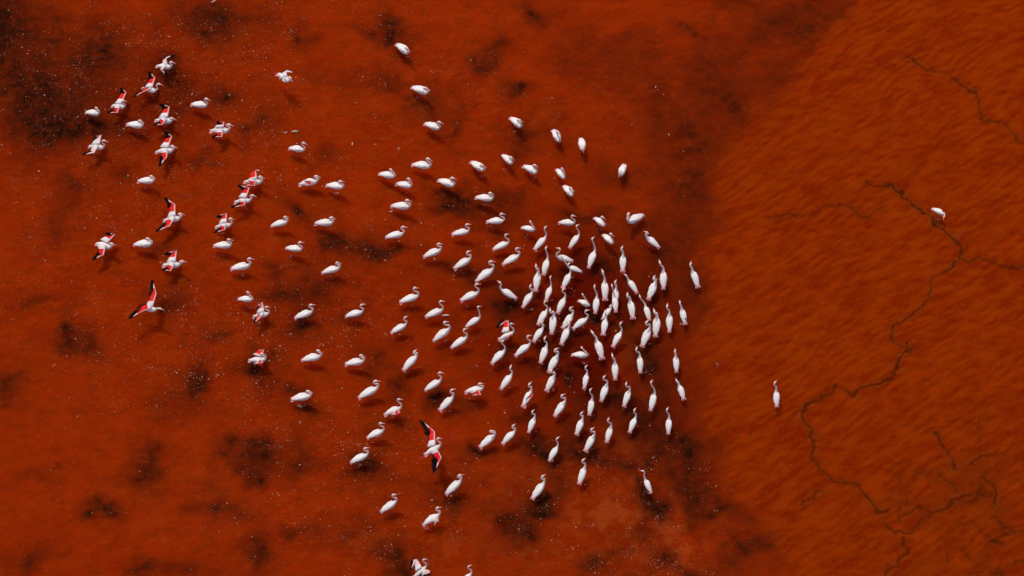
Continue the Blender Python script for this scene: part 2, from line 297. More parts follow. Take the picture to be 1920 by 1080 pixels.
    (465.4, 674.6, 501.7, 674, 491.9, 663.5, 501.2, 665.6, dict(c='red', bk=0, far=[(484.6, 663.5), (495.8, 655.2), (482.9, 657.3)], near=[(486.7, 675.0), (494.0, 679.6), (472.1, 680.8)], l='fluffed flamingo with red showing above and below, over a black shadow at left')),
    (552.2, 594.8, 589.3, 583.7, 583.7, 571.7, 593, 571.1, dict()),
    (565.2, 673.5, 605.9, 668, 597.6, 658.1, 605, 662.4, dict()),
    (545.5, 747.1, 586.7, 742.2, 578.5, 733.8, 586.7, 736.3, dict()),
    (1456.7, 761.7, 1455, 728.3, 1453.3, 716.7, 1458.3, 711, dict(l='lone flamingo facing up on the orange water, far right of the flock')),
    (1748.4, 390.7, 1770.7, 402.2, 1770.2, 405.6, 1767.8, 413.3, dict(low=1, l='lone hunched flamingo with lowered head beside the dark crack at far right')),
]# ---------------------------------------------------------------- the lake
rng = np.random.default_rng(11)
def vnoise(x, y, seed):
    """smooth value noise on numpy arrays"""
    r = np.random.default_rng(seed); T = r.random((256, 256))
    xi = np.floor(x).astype(int); yi = np.floor(y).astype(int); fx = x - xi; fy = y - yi
    fx = fx * fx * (3 - 2 * fx); fy = fy * fy * (3 - 2 * fy)
    a = T[xi & 255, yi & 255]; b = T[(xi + 1) & 255, yi & 255]; c = T[xi & 255, (yi + 1) & 255]; d = T[(xi + 1) & 255, (yi + 1) & 255]
    return (a * (1 - fx) + b * fx) * (1 - fy) + (c * (1 - fx) + d * fx) * fy
def fbm(x, y, seed, o=4):
    s = 0; w = 1; tot = 0
    for k in range(o):
        s = s + w * vnoise(x * 2 ** k + 13.7 * k, y * 2 ** k + 7.1 * k, seed + k); tot += w; w *= 0.5
    return s / tot
STEP = 0.045
xs = np.concatenate([[-9000, -2000, -400, -100, -40, -24], np.arange(-18.6, 18.6, STEP), [24, 40, 100, 400, 2000, 9000]])
ys = np.concatenate([[-9000, -2000, -400, -100, -40, -20], np.arange(-11.4, 12.9, STEP), [20, 40, 100, 400, 2000, 9000]])
X, Y = np.meshgrid(xs, ys); NX, NY = len(xs), len(ys)
# weed and mud patches under the surface: x, y, half width, half height (pixels of the photo, turned into metres), strength
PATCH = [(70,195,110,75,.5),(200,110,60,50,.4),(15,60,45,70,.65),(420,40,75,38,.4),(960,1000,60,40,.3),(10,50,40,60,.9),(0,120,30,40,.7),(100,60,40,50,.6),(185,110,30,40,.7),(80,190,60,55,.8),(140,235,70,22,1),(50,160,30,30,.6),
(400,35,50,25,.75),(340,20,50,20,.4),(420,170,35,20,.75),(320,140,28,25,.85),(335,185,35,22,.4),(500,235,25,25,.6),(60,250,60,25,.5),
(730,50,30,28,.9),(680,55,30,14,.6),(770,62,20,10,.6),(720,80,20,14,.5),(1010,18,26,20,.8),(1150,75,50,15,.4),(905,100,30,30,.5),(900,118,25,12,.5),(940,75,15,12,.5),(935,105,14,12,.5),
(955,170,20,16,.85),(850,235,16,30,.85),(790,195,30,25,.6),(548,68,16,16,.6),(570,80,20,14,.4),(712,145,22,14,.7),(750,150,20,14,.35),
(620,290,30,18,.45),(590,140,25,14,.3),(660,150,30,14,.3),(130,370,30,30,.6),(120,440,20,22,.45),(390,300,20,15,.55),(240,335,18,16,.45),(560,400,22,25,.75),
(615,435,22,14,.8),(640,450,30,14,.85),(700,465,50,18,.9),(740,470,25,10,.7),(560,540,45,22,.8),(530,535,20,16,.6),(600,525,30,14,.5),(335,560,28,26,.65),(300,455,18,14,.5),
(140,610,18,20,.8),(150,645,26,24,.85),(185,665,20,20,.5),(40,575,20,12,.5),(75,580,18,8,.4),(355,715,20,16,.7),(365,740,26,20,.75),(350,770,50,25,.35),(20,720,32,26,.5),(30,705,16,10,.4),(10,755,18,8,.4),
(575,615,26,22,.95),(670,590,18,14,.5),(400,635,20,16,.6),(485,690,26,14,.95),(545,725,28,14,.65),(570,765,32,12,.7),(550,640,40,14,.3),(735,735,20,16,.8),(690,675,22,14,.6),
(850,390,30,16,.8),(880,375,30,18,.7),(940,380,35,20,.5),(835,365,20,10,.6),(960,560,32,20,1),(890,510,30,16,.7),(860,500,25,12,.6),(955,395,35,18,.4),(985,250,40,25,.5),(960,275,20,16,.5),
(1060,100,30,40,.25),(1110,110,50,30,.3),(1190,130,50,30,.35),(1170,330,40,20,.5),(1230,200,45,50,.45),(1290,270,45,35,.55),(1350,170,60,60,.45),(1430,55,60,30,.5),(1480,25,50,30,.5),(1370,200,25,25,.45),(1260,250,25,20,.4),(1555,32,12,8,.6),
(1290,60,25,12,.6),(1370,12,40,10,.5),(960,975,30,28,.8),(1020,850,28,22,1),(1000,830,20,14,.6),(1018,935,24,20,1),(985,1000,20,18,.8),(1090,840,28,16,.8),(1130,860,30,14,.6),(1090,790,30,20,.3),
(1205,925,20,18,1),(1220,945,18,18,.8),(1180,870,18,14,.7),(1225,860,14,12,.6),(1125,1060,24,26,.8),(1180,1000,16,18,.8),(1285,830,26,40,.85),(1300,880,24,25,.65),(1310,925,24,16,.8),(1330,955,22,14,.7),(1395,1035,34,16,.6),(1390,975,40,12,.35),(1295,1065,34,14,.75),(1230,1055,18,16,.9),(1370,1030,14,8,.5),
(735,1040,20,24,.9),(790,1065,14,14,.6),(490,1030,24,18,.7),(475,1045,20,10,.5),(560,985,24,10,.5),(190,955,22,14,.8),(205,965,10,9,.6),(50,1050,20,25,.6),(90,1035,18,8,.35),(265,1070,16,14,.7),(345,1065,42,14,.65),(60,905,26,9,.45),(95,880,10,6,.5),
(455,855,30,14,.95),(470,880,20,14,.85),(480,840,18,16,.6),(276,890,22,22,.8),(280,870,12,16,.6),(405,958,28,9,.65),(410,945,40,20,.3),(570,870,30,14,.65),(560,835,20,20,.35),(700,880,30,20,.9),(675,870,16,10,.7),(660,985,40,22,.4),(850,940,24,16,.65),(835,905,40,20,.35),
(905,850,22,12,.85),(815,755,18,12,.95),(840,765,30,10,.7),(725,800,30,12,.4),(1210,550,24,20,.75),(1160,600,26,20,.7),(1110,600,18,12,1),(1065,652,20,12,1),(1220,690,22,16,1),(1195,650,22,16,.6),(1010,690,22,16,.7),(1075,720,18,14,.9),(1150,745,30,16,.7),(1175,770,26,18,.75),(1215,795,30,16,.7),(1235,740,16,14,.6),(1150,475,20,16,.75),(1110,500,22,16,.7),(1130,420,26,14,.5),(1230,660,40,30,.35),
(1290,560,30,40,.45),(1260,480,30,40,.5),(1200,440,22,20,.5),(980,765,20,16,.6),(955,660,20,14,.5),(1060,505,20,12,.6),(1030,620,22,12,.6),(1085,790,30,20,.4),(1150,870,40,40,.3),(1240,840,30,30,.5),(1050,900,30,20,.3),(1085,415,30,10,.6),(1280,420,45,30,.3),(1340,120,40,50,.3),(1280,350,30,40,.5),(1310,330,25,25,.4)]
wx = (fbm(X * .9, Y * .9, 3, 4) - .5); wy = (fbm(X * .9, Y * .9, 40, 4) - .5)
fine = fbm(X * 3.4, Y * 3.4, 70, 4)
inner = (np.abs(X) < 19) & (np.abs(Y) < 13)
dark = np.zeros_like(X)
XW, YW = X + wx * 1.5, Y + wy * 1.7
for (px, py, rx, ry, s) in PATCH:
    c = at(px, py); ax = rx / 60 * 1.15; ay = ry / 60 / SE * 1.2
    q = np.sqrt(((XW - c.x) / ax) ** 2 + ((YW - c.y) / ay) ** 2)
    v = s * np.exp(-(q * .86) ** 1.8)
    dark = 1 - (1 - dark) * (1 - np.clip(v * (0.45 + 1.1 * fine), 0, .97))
# the boundary of the churned water: signed distance to a line running down the lake (metres, + = right)
BL = [(1640,-60),(1560,20),(1480,120),(1420,205),(1360,300),(1325,400),(1312,500),(1310,600),(1305,700),(1310,790),(1345,880),(1385,960),(1430,1040),(1500,1150)]
BW = [at(*p) for p in BL]
def seg_dist(X, Y, a, b):
    dx, dy = b[0] - a[0], b[1] - a[1]
    t = np.clip(((X - a[0]) * dx + (Y - a[1]) * dy) / (dx * dx + dy * dy + 1e-9), 0, 1)
    return np.hypot(X - a[0] - t * dx, Y - a[1] - t * dy)
bx_at = np.interp(-Y, [-p.y for p in BW], [p.x for p in BW])
edge = X - bx_at + wx * 1.6 + (fine - .5) * .8
right = 1 / (1 + np.exp(-edge / np.where(Y > 2, .34, .2)))
band = np.exp(-np.abs(np.minimum(edge + .05, 0)) / 1.1) * (1 - right)       # weed gathered along the boundary
bandw = np.interp(-Y, [-p.y for p in BW], [.75, .75, .7, .6, .5, .45, .4, .35, .35, .38, .40, .36, .3, .28])
dark = 1 - (1 - dark) * (1 - np.clip(band * bandw * (0.35 + 1.1 * fbm(X * 1.6, Y * 1.6, 90, 4)), 0, .9))
dark = np.where(right > .5, dark * (1 - (right - .5) * 1.2), dark)
# cracks in the mud on the right
CR = [([(1630,345),(1650,350),(1675,350),(1692,358),(1698,373),(1720,388),(1737,402),(1750,418),(1770,430),(1793,442),(1805,460),(1797,480)],1),
([(1440,412),(1480,405),(1520,400),(1548,388),(1575,384),(1600,392),(1622,403),(1640,396),(1655,388)],.7),
([(1797,480),(1812,487),(1845,488),(1865,493),(1890,504),(1920,500),(1960,512)],.9),
([(1797,480),(1785,500),(1765,508),(1745,528),(1735,558),(1712,590),(1680,610),(1668,628),(1680,640)],.8),
([(1708,640),(1703,660),(1690,672),(1680,690),(1672,705),(1652,725),(1640,722),(1620,728),(1602,740),(1565,724),(1540,740),(1515,758),(1500,775)],1),
([(1500,775),(1512,800),(1530,835),(1520,862),(1530,872),(1548,888),(1560,905),(1592,907),(1615,918),(1622,932),(1645,958),(1662,955)],.95),
([(1705,108),(1735,130),(1765,135),(1790,145),(1830,180),(1835,205),(1845,225),(1880,232),(1895,245),(1915,268),(1950,290)],.8),
([(1753,812),(1758,830),(1780,855),(1793,878)],.9),([(1840,893),(1855,910),(1868,930),(1866,945)],.95),([(1765,888),(1782,905),(1795,922)],.7),
([(1815,865),(1835,853),(1852,853),(1872,857)],.7),([(1657,985),(1680,1002),(1702,1001),(1715,985),(1730,968)],.75),
([(1695,1012),(1700,1035),(1685,1055),(1662,1062),(1655,1085)],.8),([(1868,965),(1885,985),(1905,1000),(1935,992)],.8),
([(1498,945),(1515,930),(1542,920)],.75),([(1698,962),(1725,950)],.8),([(1735,960),(1765,955),(1782,945),(1800,935),(1822,930)],1),
([(1680,950),(1690,980)],.6),([(1855,1020),(1878,1016)],.9),([(1820,1074),(1838,1070)],.9),([(1860,1078),(1885,1074)],.9),([(1845,770),(1840,790),(1838,810)],.45),
([(1660,935),(1680,942),(1698,938),(1695,925)],.5),([(1680,640),(1700,652),(1708,640)],.6),([(1775,1030),(1778,1055)],.5)]
crack = np.zeros_like(X); core = np.zeros_like(X)
jx = (fbm(X * 3, Y * 3, 120, 5) - .5) * .4; jy = (fbm(X * 3, Y * 3, 150, 5) - .5) * .4
thick = .5 + 1.0 * fbm(X * 1.3, Y * 1.3, 180, 3)
for pts, s in CR:
    w = [at(*p) for p in pts]
    x0 = min(p.x for p in w) - .8; x1 = max(p.x for p in w) + .8; y0 = min(p.y for p in w) - .8; y1 = max(p.y for p in w) + .8
    ix = np.where((xs > x0) & (xs < x1))[0]; iy = np.where((ys > y0) & (ys < y1))[0]
    if len(ix) == 0 or len(iy) == 0: continue
    sl = (slice(iy[0], iy[-1] + 1), slice(ix[0], ix[-1] + 1))
    x_ = X[sl] + jx[sl]; y_ = Y[sl] + jy[sl]; dd = np.full(x_.shape, 99.)
    for a, b in zip(w[:-1], w[1:]): dd = np.minimum(dd, seg_dist(x_, y_, (a.x, a.y), (b.x, b.y)))
    crack[sl] = np.maximum(crack[sl], s * (np.clip(thick[sl] * 1.5 - .3, .4, 1) * np.exp(-(dd / (.044 * thick[sl] + .014)) ** 1.4) * .85 + .32 * np.exp(-(dd / .15) ** 1.3)))
    core[sl] = np.maximum(core[sl], s * np.exp(-((dd - .075) / .025) ** 2) * np.clip(thick[sl] * 1.5 - 1, 0, 1))
# finer tangle of small cracks in the lower right corner
rg = np.abs(fbm(X * .75 + 3, Y * .9, 210, 4) - .5)
c = at(1880, 960); mk = np.exp(-(((X - c.x) / 3.6) ** 2 + ((Y - c.y) / 2.8) ** 2) ** 1.2)
tangle = (np.exp(-(rg / .016) ** 1.2) * .75 + .3 * np.exp(-rg / .05)) * mk * 1.25 * np.clip(fbm(X * 1.1, Y * 1.1, 300, 3) * 2.6 - .75, 0, 1)
crack = np.maximum(crack, tangle)
olive = mk * np.clip(fbm(X * 1.4, Y * 1.7, 330, 4) * 2.2 - .6, 0, 1)
# pale silt, then broad patches of darker red around the flock
silt = np.zeros_like(X)
for (px, py, rx, ry, s) in [(1040,900,90,40,.5),(1160,960,110,50,.8),(1250,1000,70,60,.8),(1080,1040,200,30,.45),(1180,850,50,40,.5),(760,1020,120,50,.35),(780,195,40,20,.5),(820,130,70,20,.2),(1180,700,70,50,.45),(1215,730,40,30,.5),(1020,240,80,40,.25),(350,930,150,60,.2)]:
    c = at(px, py)
    silt = np.maximum(silt, s * np.exp(-(((XW - c.x) / (rx / 60)) ** 2 + ((YW - c.y) / (ry / 60 / SE)) ** 2)))
silt = silt * np.clip(fbm(X * 4.2, Y * 4.2, 400, 5) * 5.0 - 2.15, 0, 1) * (1 - right)
deep_red = np.zeros_like(X)
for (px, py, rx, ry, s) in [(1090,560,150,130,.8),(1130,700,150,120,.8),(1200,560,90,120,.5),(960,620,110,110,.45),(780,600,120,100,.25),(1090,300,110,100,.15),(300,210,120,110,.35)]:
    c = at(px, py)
    deep_red = np.maximum(deep_red, s * np.exp(-(((XW - c.x) / (rx / 60)) ** 2 + ((YW - c.y) / (ry / 60 / SE)) ** 2)))
deep_red = np.minimum(1, deep_red * 1.15) * (1 - right) * np.clip(fbm(X * 1.2, Y * 1.2, 450, 5) * 2.4 - .3, 0, 1)
tone = fbm(X * .22 + 5, Y * .3, 500, 4)
# real relief: low waves driven down the lake, stronger right of the boundary
u = X * math.cos(.62) + Y * math.sin(.62); v = -X * math.sin(.62) + Y * math.cos(.62)
amp = .25 + .75 * right
wq = (fbm(X * .8, Y * .8, 610, 3) - .5) * 1.1
rip = fbm(u * 1.9 + wq, v * 8.0 + wq * 1.6, 600, 3) * .62 + fbm(X * 2.2 + 9, Y * 7.0 + wq, 640, 3) * .38
rip = np.clip((rip - .5) * 2.4 + .5, 0, 1)
ph = v / .27 + (fbm(X * .35, Y * .35, 620, 2) - .5) * 4.5 + (fbm(u * .9, v * 2.4, 625, 3) - .5) * 1.9
per = (.5 + .5 * np.sin(2 * np.pi * ph)) ** .8
am = np.clip(fbm(X * .7 + 4, Y * .9, 630, 3) * 2.2 - .5, .1, 1)
rip = rip * (1 - .36 * am) + per * .36 * am * (.4 + 1.2 * rip)
wave = (rip - .5) * .011 * amp
Z = np.where(inner, wave, 0) - crack * .012 * inner
me = bpy.data.meshes.new('water')
co = np.stack([X, Y, Z], -1).reshape(-1, 3).astype(np.float32)
ii = (np.arange(NY - 1)[:, None] * NX + np.arange(NX - 1)[None, :]).reshape(-1)
quads = np.stack([ii, ii + 1, ii + 1 + NX, ii + NX], -1).astype(np.int32)
me.vertices.add(len(co)); me.vertices.foreach_set('co', co.reshape(-1))
me.loops.add(quads.size); me.loops.foreach_set('vertex_index', quads.reshape(-1))
me.polygons.add(len(quads)); me.polygons.foreach_set('loop_start', np.arange(0, quads.size, 4, dtype=np.int32))
me.polygons.foreach_set('use_smooth', np.ones(len(quads), dtype=bool))
me.update(calc_edges=True)
for nm, arr in (('weed', dark), ('crack', crack), ('shore', right), ('silt', silt), ('tone', tone), ('olive', olive), ('rim', core), ('ripple', rip), ('deep_red', deep_red)):
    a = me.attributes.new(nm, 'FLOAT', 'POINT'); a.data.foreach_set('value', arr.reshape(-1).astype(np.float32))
water = bpy.data.objects.new('water', me); SC.collection.objects.link(water); water['kind'] = 'structure'
m, t, b = mat('red_lake_water', (.24, .014, .001), .5, 0.0); N, L = t.nodes, t.links
me.materials.append(m)
def attr(n):
    a = N.new('ShaderNodeAttribute'); a.attribute_name = n; return a.outputs['Fac']
def mixc(f, a, bb):
    x = N.new('ShaderNodeMix'); x.data_type = 'RGBA'
    if isinstance(f, float): x.inputs['Factor'].default_value = f
    else: L.new(f, x.inputs['Factor'])
    for k, vv in (('A', a), ('B', bb)):
        if isinstance(vv, tuple): x.inputs[k].default_value = (*vv, 1)
        else: L.new(vv, x.inputs[k])
    return x.outputs['Result']
def mth(op, a, bb, clamp=False):
    x = N.new('ShaderNodeMath'); x.operation = op; x.use_clamp = clamp
    for k, vv in enumerate((a, bb)):
        if isinstance(vv, (int, float)): x.inputs[k].default_value = vv
        else: L.new(vv, x.inputs[k])
    return x.outputs[0]
geo = N.new('ShaderNodeNewGeometry')
def noise(sc, det, rough=.55, stretch=None, rot=0.):
    mp = N.new('ShaderNodeMapping'); L.new(geo.outputs['Position'], mp.inputs['Vector'])
    if stretch: mp.inputs['Scale'].default_value = stretch
    mp.inputs['Rotation'].default_value = (0, 0, rot)
    n = N.new('ShaderNodeTexNoise'); n.inputs['Scale'].default_value = sc; n.inputs['Detail'].default_value = det; n.inputs['Roughness'].default_value = rough
    L.new(mp.outputs[0], n.inputs['Vector']); return n.outputs['Fac']
def rng01(v, lo, hi):
    x = N.new('ShaderNodeMapRange'); L.new(v, x.inputs['Value']); x.inputs['From Min'].default_value = lo; x.inputs['From Max'].default_value = hi
    return x.outputs[0]
cloudy = rng01(noise(.9, 5, .6), .3, .7)
left = mixc(cloudy, (.174, .0082, .0006), (.255, .0190, .0009))
left = mixc(mth('MULTIPLY', rng01(attr('ripple'), .2, .8), .28), left, (.30, .026, .0015))  # lighter ripple crests painted into the colour, on top of the relief
left = mixc(mth('MULTIPLY', rng01(attr('tone'), .35, .65), .55), left, (.252, .0182, .001))
mott = rng01(noise(1.9, 8, .72, (.8, 1.15, 1)), .47, .66)
left = mixc(mth('MULTIPLY', mott, .58), left, (.105, .0100, .0010))
fleck = rng01(noise(3.3, 6, .7, (.7, 1.2, 1)), .55, .75)
left = mixc(mth('MULTIPLY', fleck, .6), left, (.34, .042, .003))
ripple_shade = rng01(mth('ADD', mth('MULTIPLY', attr('ripple'), .72), mth('MULTIPLY', noise(1.1, 5, .6), .5)), .28, .9)  # light and shade of the ripples painted into the water colour
rightc = mixc(ripple_shade, (.158, .0092, .0003), (.234, .0250, .0005))
col = mixc(attr('shore'), left, rightc)
col = mixc(mth('MULTIPLY', attr('olive'), .75), col, (.125, .016, .001))
grain = rng01(noise(9, 3, .7), .3, .75)
col = mixc(mth('MULTIPLY', grain, .3), col, (.32, .030, .002))
col = mixc(mth('MULTIPLY', attr('silt'), .5), col, (.36, .064, .010))
col = mixc(attr('deep_red'), col, (.085, .0026, .0006))  # darker, deeper red in broad patches around the flock
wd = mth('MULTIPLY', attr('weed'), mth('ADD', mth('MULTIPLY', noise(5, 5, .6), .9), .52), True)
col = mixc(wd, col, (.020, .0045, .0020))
col = mixc(mth('MULTIPLY', attr('crack'), .68, True), col, (.038, .0060, .0008))
col = mixc(mth('MULTIPLY', attr('rim'), .25, True), col, (.42, .09, .02))
L.new(col, b.inputs['Base Color'])
bp = N.new('ShaderNodeBump'); bp.inputs['Strength'].default_value = .5; bp.inputs['Distance'].default_value = .03
L.new(noise(5, 4, .6, (.6, 1.5, 1), -.4), bp.inputs['Height']); L.new(bp.outputs[0], b.inputs['Normal'])
b.inputs['Subsurface Weight'].default_value = 1.0
b.inputs['Subsurface Radius'].default_value = (1.0, .06, .03); b.inputs['Subsurface Scale'].default_value = 1.6

# ---------------------------------------------------------------- foam bubbles drifting on the lake: nobody could count them
CL = [(60,130,100,80,5),(200,60,200,60,5),(330,150,140,70,6),(180,190,110,70,6),(420,60,110,50,5),(500,130,70,70,4),(300,300,170,70,5),(120,330,110,80,4),(490,260,70,50,6),(470,50,60,40,4),
(250,420,140,60,4),(400,250,70,60,5),(330,560,120,60,4),(420,620,110,60,6),(380,720,90,60,6),(480,740,70,50,5),(600,460,80,50,5),(700,470,60,30,5),(640,560,60,40,4),(720,620,70,40,5),(560,620,80,50,4),(640,640,70,40,4),
(560,850,90,60,5),(640,800,60,50,4),(720,860,70,50,5),(760,830,60,40,4),(730,40,50,30,4),(790,120,90,50,3.5),(880,150,80,60,2.5),(650,260,90,60,4),(750,210,60,40,3),(400,940,120,60,2),(600,960,110,60,4),(700,1010,90,50,4.5),
(840,980,90,50,3),(900,900,70,50,2.5),(1020,940,60,40,3),(1100,880,60,50,3),(1180,920,60,50,4),(1230,1020,40,45,9),(1200,1060,60,25,7),(1110,1060,40,25,6),(1290,1050,40,25,5),(1330,920,30,20,5),(1280,860,40,50,4),(1000,1000,80,50,3),
(1350,685,11,11,16),(1322,612,10,6,10),(1475,890,16,18,4),(1462,790,12,14,.5),(1390,1000,18,18,4),(1230,770,30,20,2),(1300,620,30,20,.6),(1050,740,50,40,1.2),(870,650,60,50,2),(900,760,60,50,2),(830,430,90,60,2),(970,200,80,60,2),(980,330,60,50,1.2),(1100,210,80,50,1),(1260,170,80,60,.8),(150,600,140,80,3),(80,480,90,60,2.5),(230,720,110,70,2),(1040,600,130,100,2),(520,350,90,60,3.5),(720,330,60,40,2),(560,40,80,40,3),(1090,1000,70,30,3)]
fv, ff = [], []
def bubble(x, y, r):
    k0 = len(fv); a0 = random.random() * 6.28; e = random.uniform(.7, 1.3)
    for k in range(6):
        a = a0 + k * math.pi / 3; fv.append((x + math.cos(a) * r * e, y + math.sin(a) * r / e, .007))
    fv.append((x, y, .012 + r * .4))
    for k in range(6): ff.append((k0 + k, k0 + (k + 1) % 6, k0 + 6))
def put(px, py, r):
    w = at(px, py); bubble(w.x, w.y, r)
for (px, py, rx, ry, dn) in CL:
    n = int(dn * rx * ry * .0120)
    subs = [(random.gauss(px, rx * .75), random.gauss(py, ry * .75), random.uniform(3, 16)) for _ in range(max(3, n // 9))]
    for k in range(n):
        if random.random() < .82:
            sx_, sy_, sr = random.choice(subs); x, y = random.gauss(sx_, sr), random.gauss(sy_, sr * .7)
        else: x, y = random.gauss(px, rx * .8), random.gauss(py, ry * .8)
        r = min(.030, .0035 + random.expovariate(1 / .0037))
        put(x, y, r)
for k in range(400): put(random.uniform(-20, 1280), random.uniform(-20, 1100), random.uniform(.005, .012))
for (px, py, rx, ry, s) in PATCH:          # bubbles caught over the weed
    if px < 1340 and s > .45:
        for k in range(int(4 + s * 8)): put(random.gauss(px, rx * .5), random.gauss(py, ry * .5), .0045 + random.expovariate(1 / .0033))
for row in BIRDS:                          # splashes where some of the legs enter the water
    if random.random() < .5 and not row[8].get('fly'):
        fx_, fy_ = (row[0] + row[2]) / 2 + random.uniform(-7, 9), (row[1] + row[3]) / 2 + random.uniform(13, 19)
        for k in range(random.randint(3, 9)): put(random.gauss(fx_, 2.6), random.gauss(fy_, 1.4), .007 + random.expovariate(1 / .006))
foam = obj('foam', fv, ff, M_FOAM); foam['kind'] = 'stuff'
print('foam bubbles', len(fv) // 7)

# a few floating feathers
def feather(px, py, L_, ang, label):
    c = at(px, py); n = 9; vs, fs = [], []
    for i in range(n + 1):
        t = i / n; w = .13 * L_ * math.sin(math.pi * min(1, t * .92 + .08)) ** .8 + .003
        x = (t - .5) * L_; y = .06 * L_ * math.sin(t * 3)
        vs += [(x, y - w, .0), (x, y, .012), (x, y + w, .0)]
        vs += [(x, y, -.006)]
    for i in range(n):
        a = i * 4; bq = a + 4
        fs += [(a, a + 1, bq + 1, bq), (a + 1, a + 2, bq + 2, bq + 1), (a + 2, a + 3, bq + 3, bq + 2), (a + 3, a, bq, bq + 3)]
    fs += [(0, 3, 2, 1), (n * 4, n * 4 + 1, n * 4 + 2, n * 4 + 3)]
    o = obj('floating_feather', vs, fs, M_FLOAT)
    o.location = (c.x, c.y, .016); o.rotation_euler = (0, 0, ang)
    o['label'] = label; o['category'] = 'feather'; o['group'] = 'pale feathers floating on the red water'
feather(836, 592, .25, .05, 'pale floating feather just below a flamingo right of centre')
feather(535.5, 249, .13, .3, 'short pale feather, left one of two above a tucked white flamingo')
feather(553, 247, .24, .1, 'longer pale feather, right one of two above a tucked white flamingo')
feather(733.5, 397, .14, .3, 'small pale feather below the tail of a white flamingo near the middle')
feather(748, 279, .10, 1.2, 'tiny pale feather in open water above two close white flamingos')
feather(661, 270, .13, 1.5, 'small upright pale feather between the left and centre flamingos near the top')
feather(401, 3, .2, .6, 'pale feather at the top edge left of centre')
# ---------------------------------------------------------------- flamingos
# each plain wader is told by where it faces, its neck and its place in its row
ORD = ['first', 'second', 'third', 'fourth', 'fifth', 'sixth', 'seventh', 'eighth', 'ninth', 'tenth', 'eleventh', 'twelfth', 'thirteenth']
LABELS = {}
def make_labels():
    zones = {}
    for i, (tx, ty, cx, cy, hx, hy, bx, by, o) in enumerate(BIRDS):
        if 'l' in o: continue
        x, y = (tx + cx) / 2, (ty + cy) / 2
        if x < 710: z, h = 'left scatter', 80
        elif y < 395: z, h = 'upper scatter', 45
        elif x < 910: z, h = 'middle fan', 60
        else: z, h = 'dense pack', 50
        zones.setdefault(z, []).append((y, x, i, h))
    for z, L_ in zones.items():
        y0 = min(q[0] for q in L_); h = L_[0][3]; rows = {}
        for y, x, i, _ in L_: rows.setdefault(int((y - y0) / h), []).append((x, i))
        ks = sorted(rows)
        for ri, k in enumerate(ks):
            r = sorted(rows[k])
            for ci, (x, i) in enumerate(r):
                tx, ty, cx, cy, hx, hy = BIRDS[i][:6]
                a = math.degrees(math.atan2(-(cy - ty), cx - tx))
                dr = ['right', 'up right', 'up', 'up left', 'left', 'down left', 'down', 'down right'][int(round(a / 45)) % 8]
                d = math.hypot(hx - cx, hy - cy)
                neck = 'tucked' if (hy > cy - 12 or d < 10) else ('stretched' if d > 17 else 'curved')
                row = 'top' if ri == 0 else ('bottom' if ri == len(ks) - 1 else ORD[ri])
                pos = 'only one' if len(r) == 1 else ('leftmost' if ci == 0 else ('rightmost' if ci == len(r) - 1 else ORD[ci] + ' from left'))
                LABELS[i] = 'white flamingo facing %s, %s neck, %s in %s row of %s' % (dr, neck, pos, row, z)
make_labels()
PITCH = math.radians(10.0); BL_ = 0.69
def lerp(a, b, t): return a + (b - a) * t
FOLD = {}
def folded_wing(side, kind):
    """a folded wing: teardrop shell from the shoulder over the flank to past the tail"""
    if (side, kind) in FOLD: return FOLD[(side, kind)]
    r = random.Random(kind * 7 + (1 if side > 0 else 0))
    xs_ = [.175, .145, .085, .02, -.07, -.16, -.23, -.28, -.33, -.365]
    rr = [(.012, .012), (.040, .045), (.058, .068), (.064, .076), (.060, .070), (.048, .054), (.040, .036), (.028, .022), (.017, .012), (.003, .003)]
    pts = [Vector((x, side * (.052 if x > -.1 else .052 + (x + .1) * .11), .022 + x * .17 + (.012 if x > 0 else 0))) for x in xs_]
    pts = [p + Vector((0, side * r.uniform(-.006, .008), r.uniform(-.004, .006))) for p in pts]
    vs, fs = loft(catmull(pts, 2), [(lerp(Vector((*rr[i // 2], 0)), Vector((*rr[min(i // 2 + 1, 9)], 0)), (i % 2) / 2))[:2] for i in range(19)], 10)
    # layered feather edges along the lower rim
    for i, v_ in enumerate(vs):
        if v_.x < .05 and side * v_.y > .07: v_.y += side * r.uniform(-.002, .011) * (1 if i % 2 else -.4)
    me = bpy.data.meshes.new('wing'); me.from_pydata([tuple(q) for q in vs], [], fs); me.materials.append(M_WING)
    me.polygons.foreach_set('use_smooth', [True] * len(me.polygons)); me.update()
    FOLD[(side, kind)] = me; return me
TAILS = {}
def tail_mesh(kind):
    if kind in TAILS: return TAILS[kind]
    r = random.Random(50 + kind); vs, fs = [], []
    w = r.uniform(.035, .06)
    for k in range(5):                                        # five overlapping tail feathers
        a = (k - 2) / 2 * w; k0 = len(vs); z = -.050 - .002 * abs(k - 2) + .003 * (k % 2)
        for (x, hw) in ((-.24, .016), (-.31, .018), (-.355 + r.uniform(-.01, .01), .014), (-.385 + abs(k - 2) * .008, .003)):
            y = a * (1 + (-.24 - x) * 3)
            vs += [Vector((x, y - hw, z + (x + .24) * .2)), Vector((x, y, z + .006 + (x + .24) * .2)), Vector((x, y + hw, z + (x + .24) * .2)), Vector((x, y, z - .004 + (x + .24) * .2))]
        for i in range(3):
            p = k0 + i * 4; q = p + 4
            fs += [(p, p + 1, q + 1, q), (p + 1, p + 2, q + 2, q + 1), (p + 2, p + 3, q + 3, q + 2), (p + 3, p, q, q + 3)]
        fs += [(k0, k0 + 3, k0 + 2, k0 + 1), (k0 + 12, k0 + 13, k0 + 14, k0 + 15)]
    me = bpy.data.meshes.new('tail'); me.from_pydata([tuple(q) for q in vs], [], fs); me.materials.append(M_TAIL); me.update()
    TAILS[kind] = me; return me
def part(name, me, parent):
    o = bpy.data.objects.new(name, me); SC.collection.objects.link(o); o.parent = parent; return o

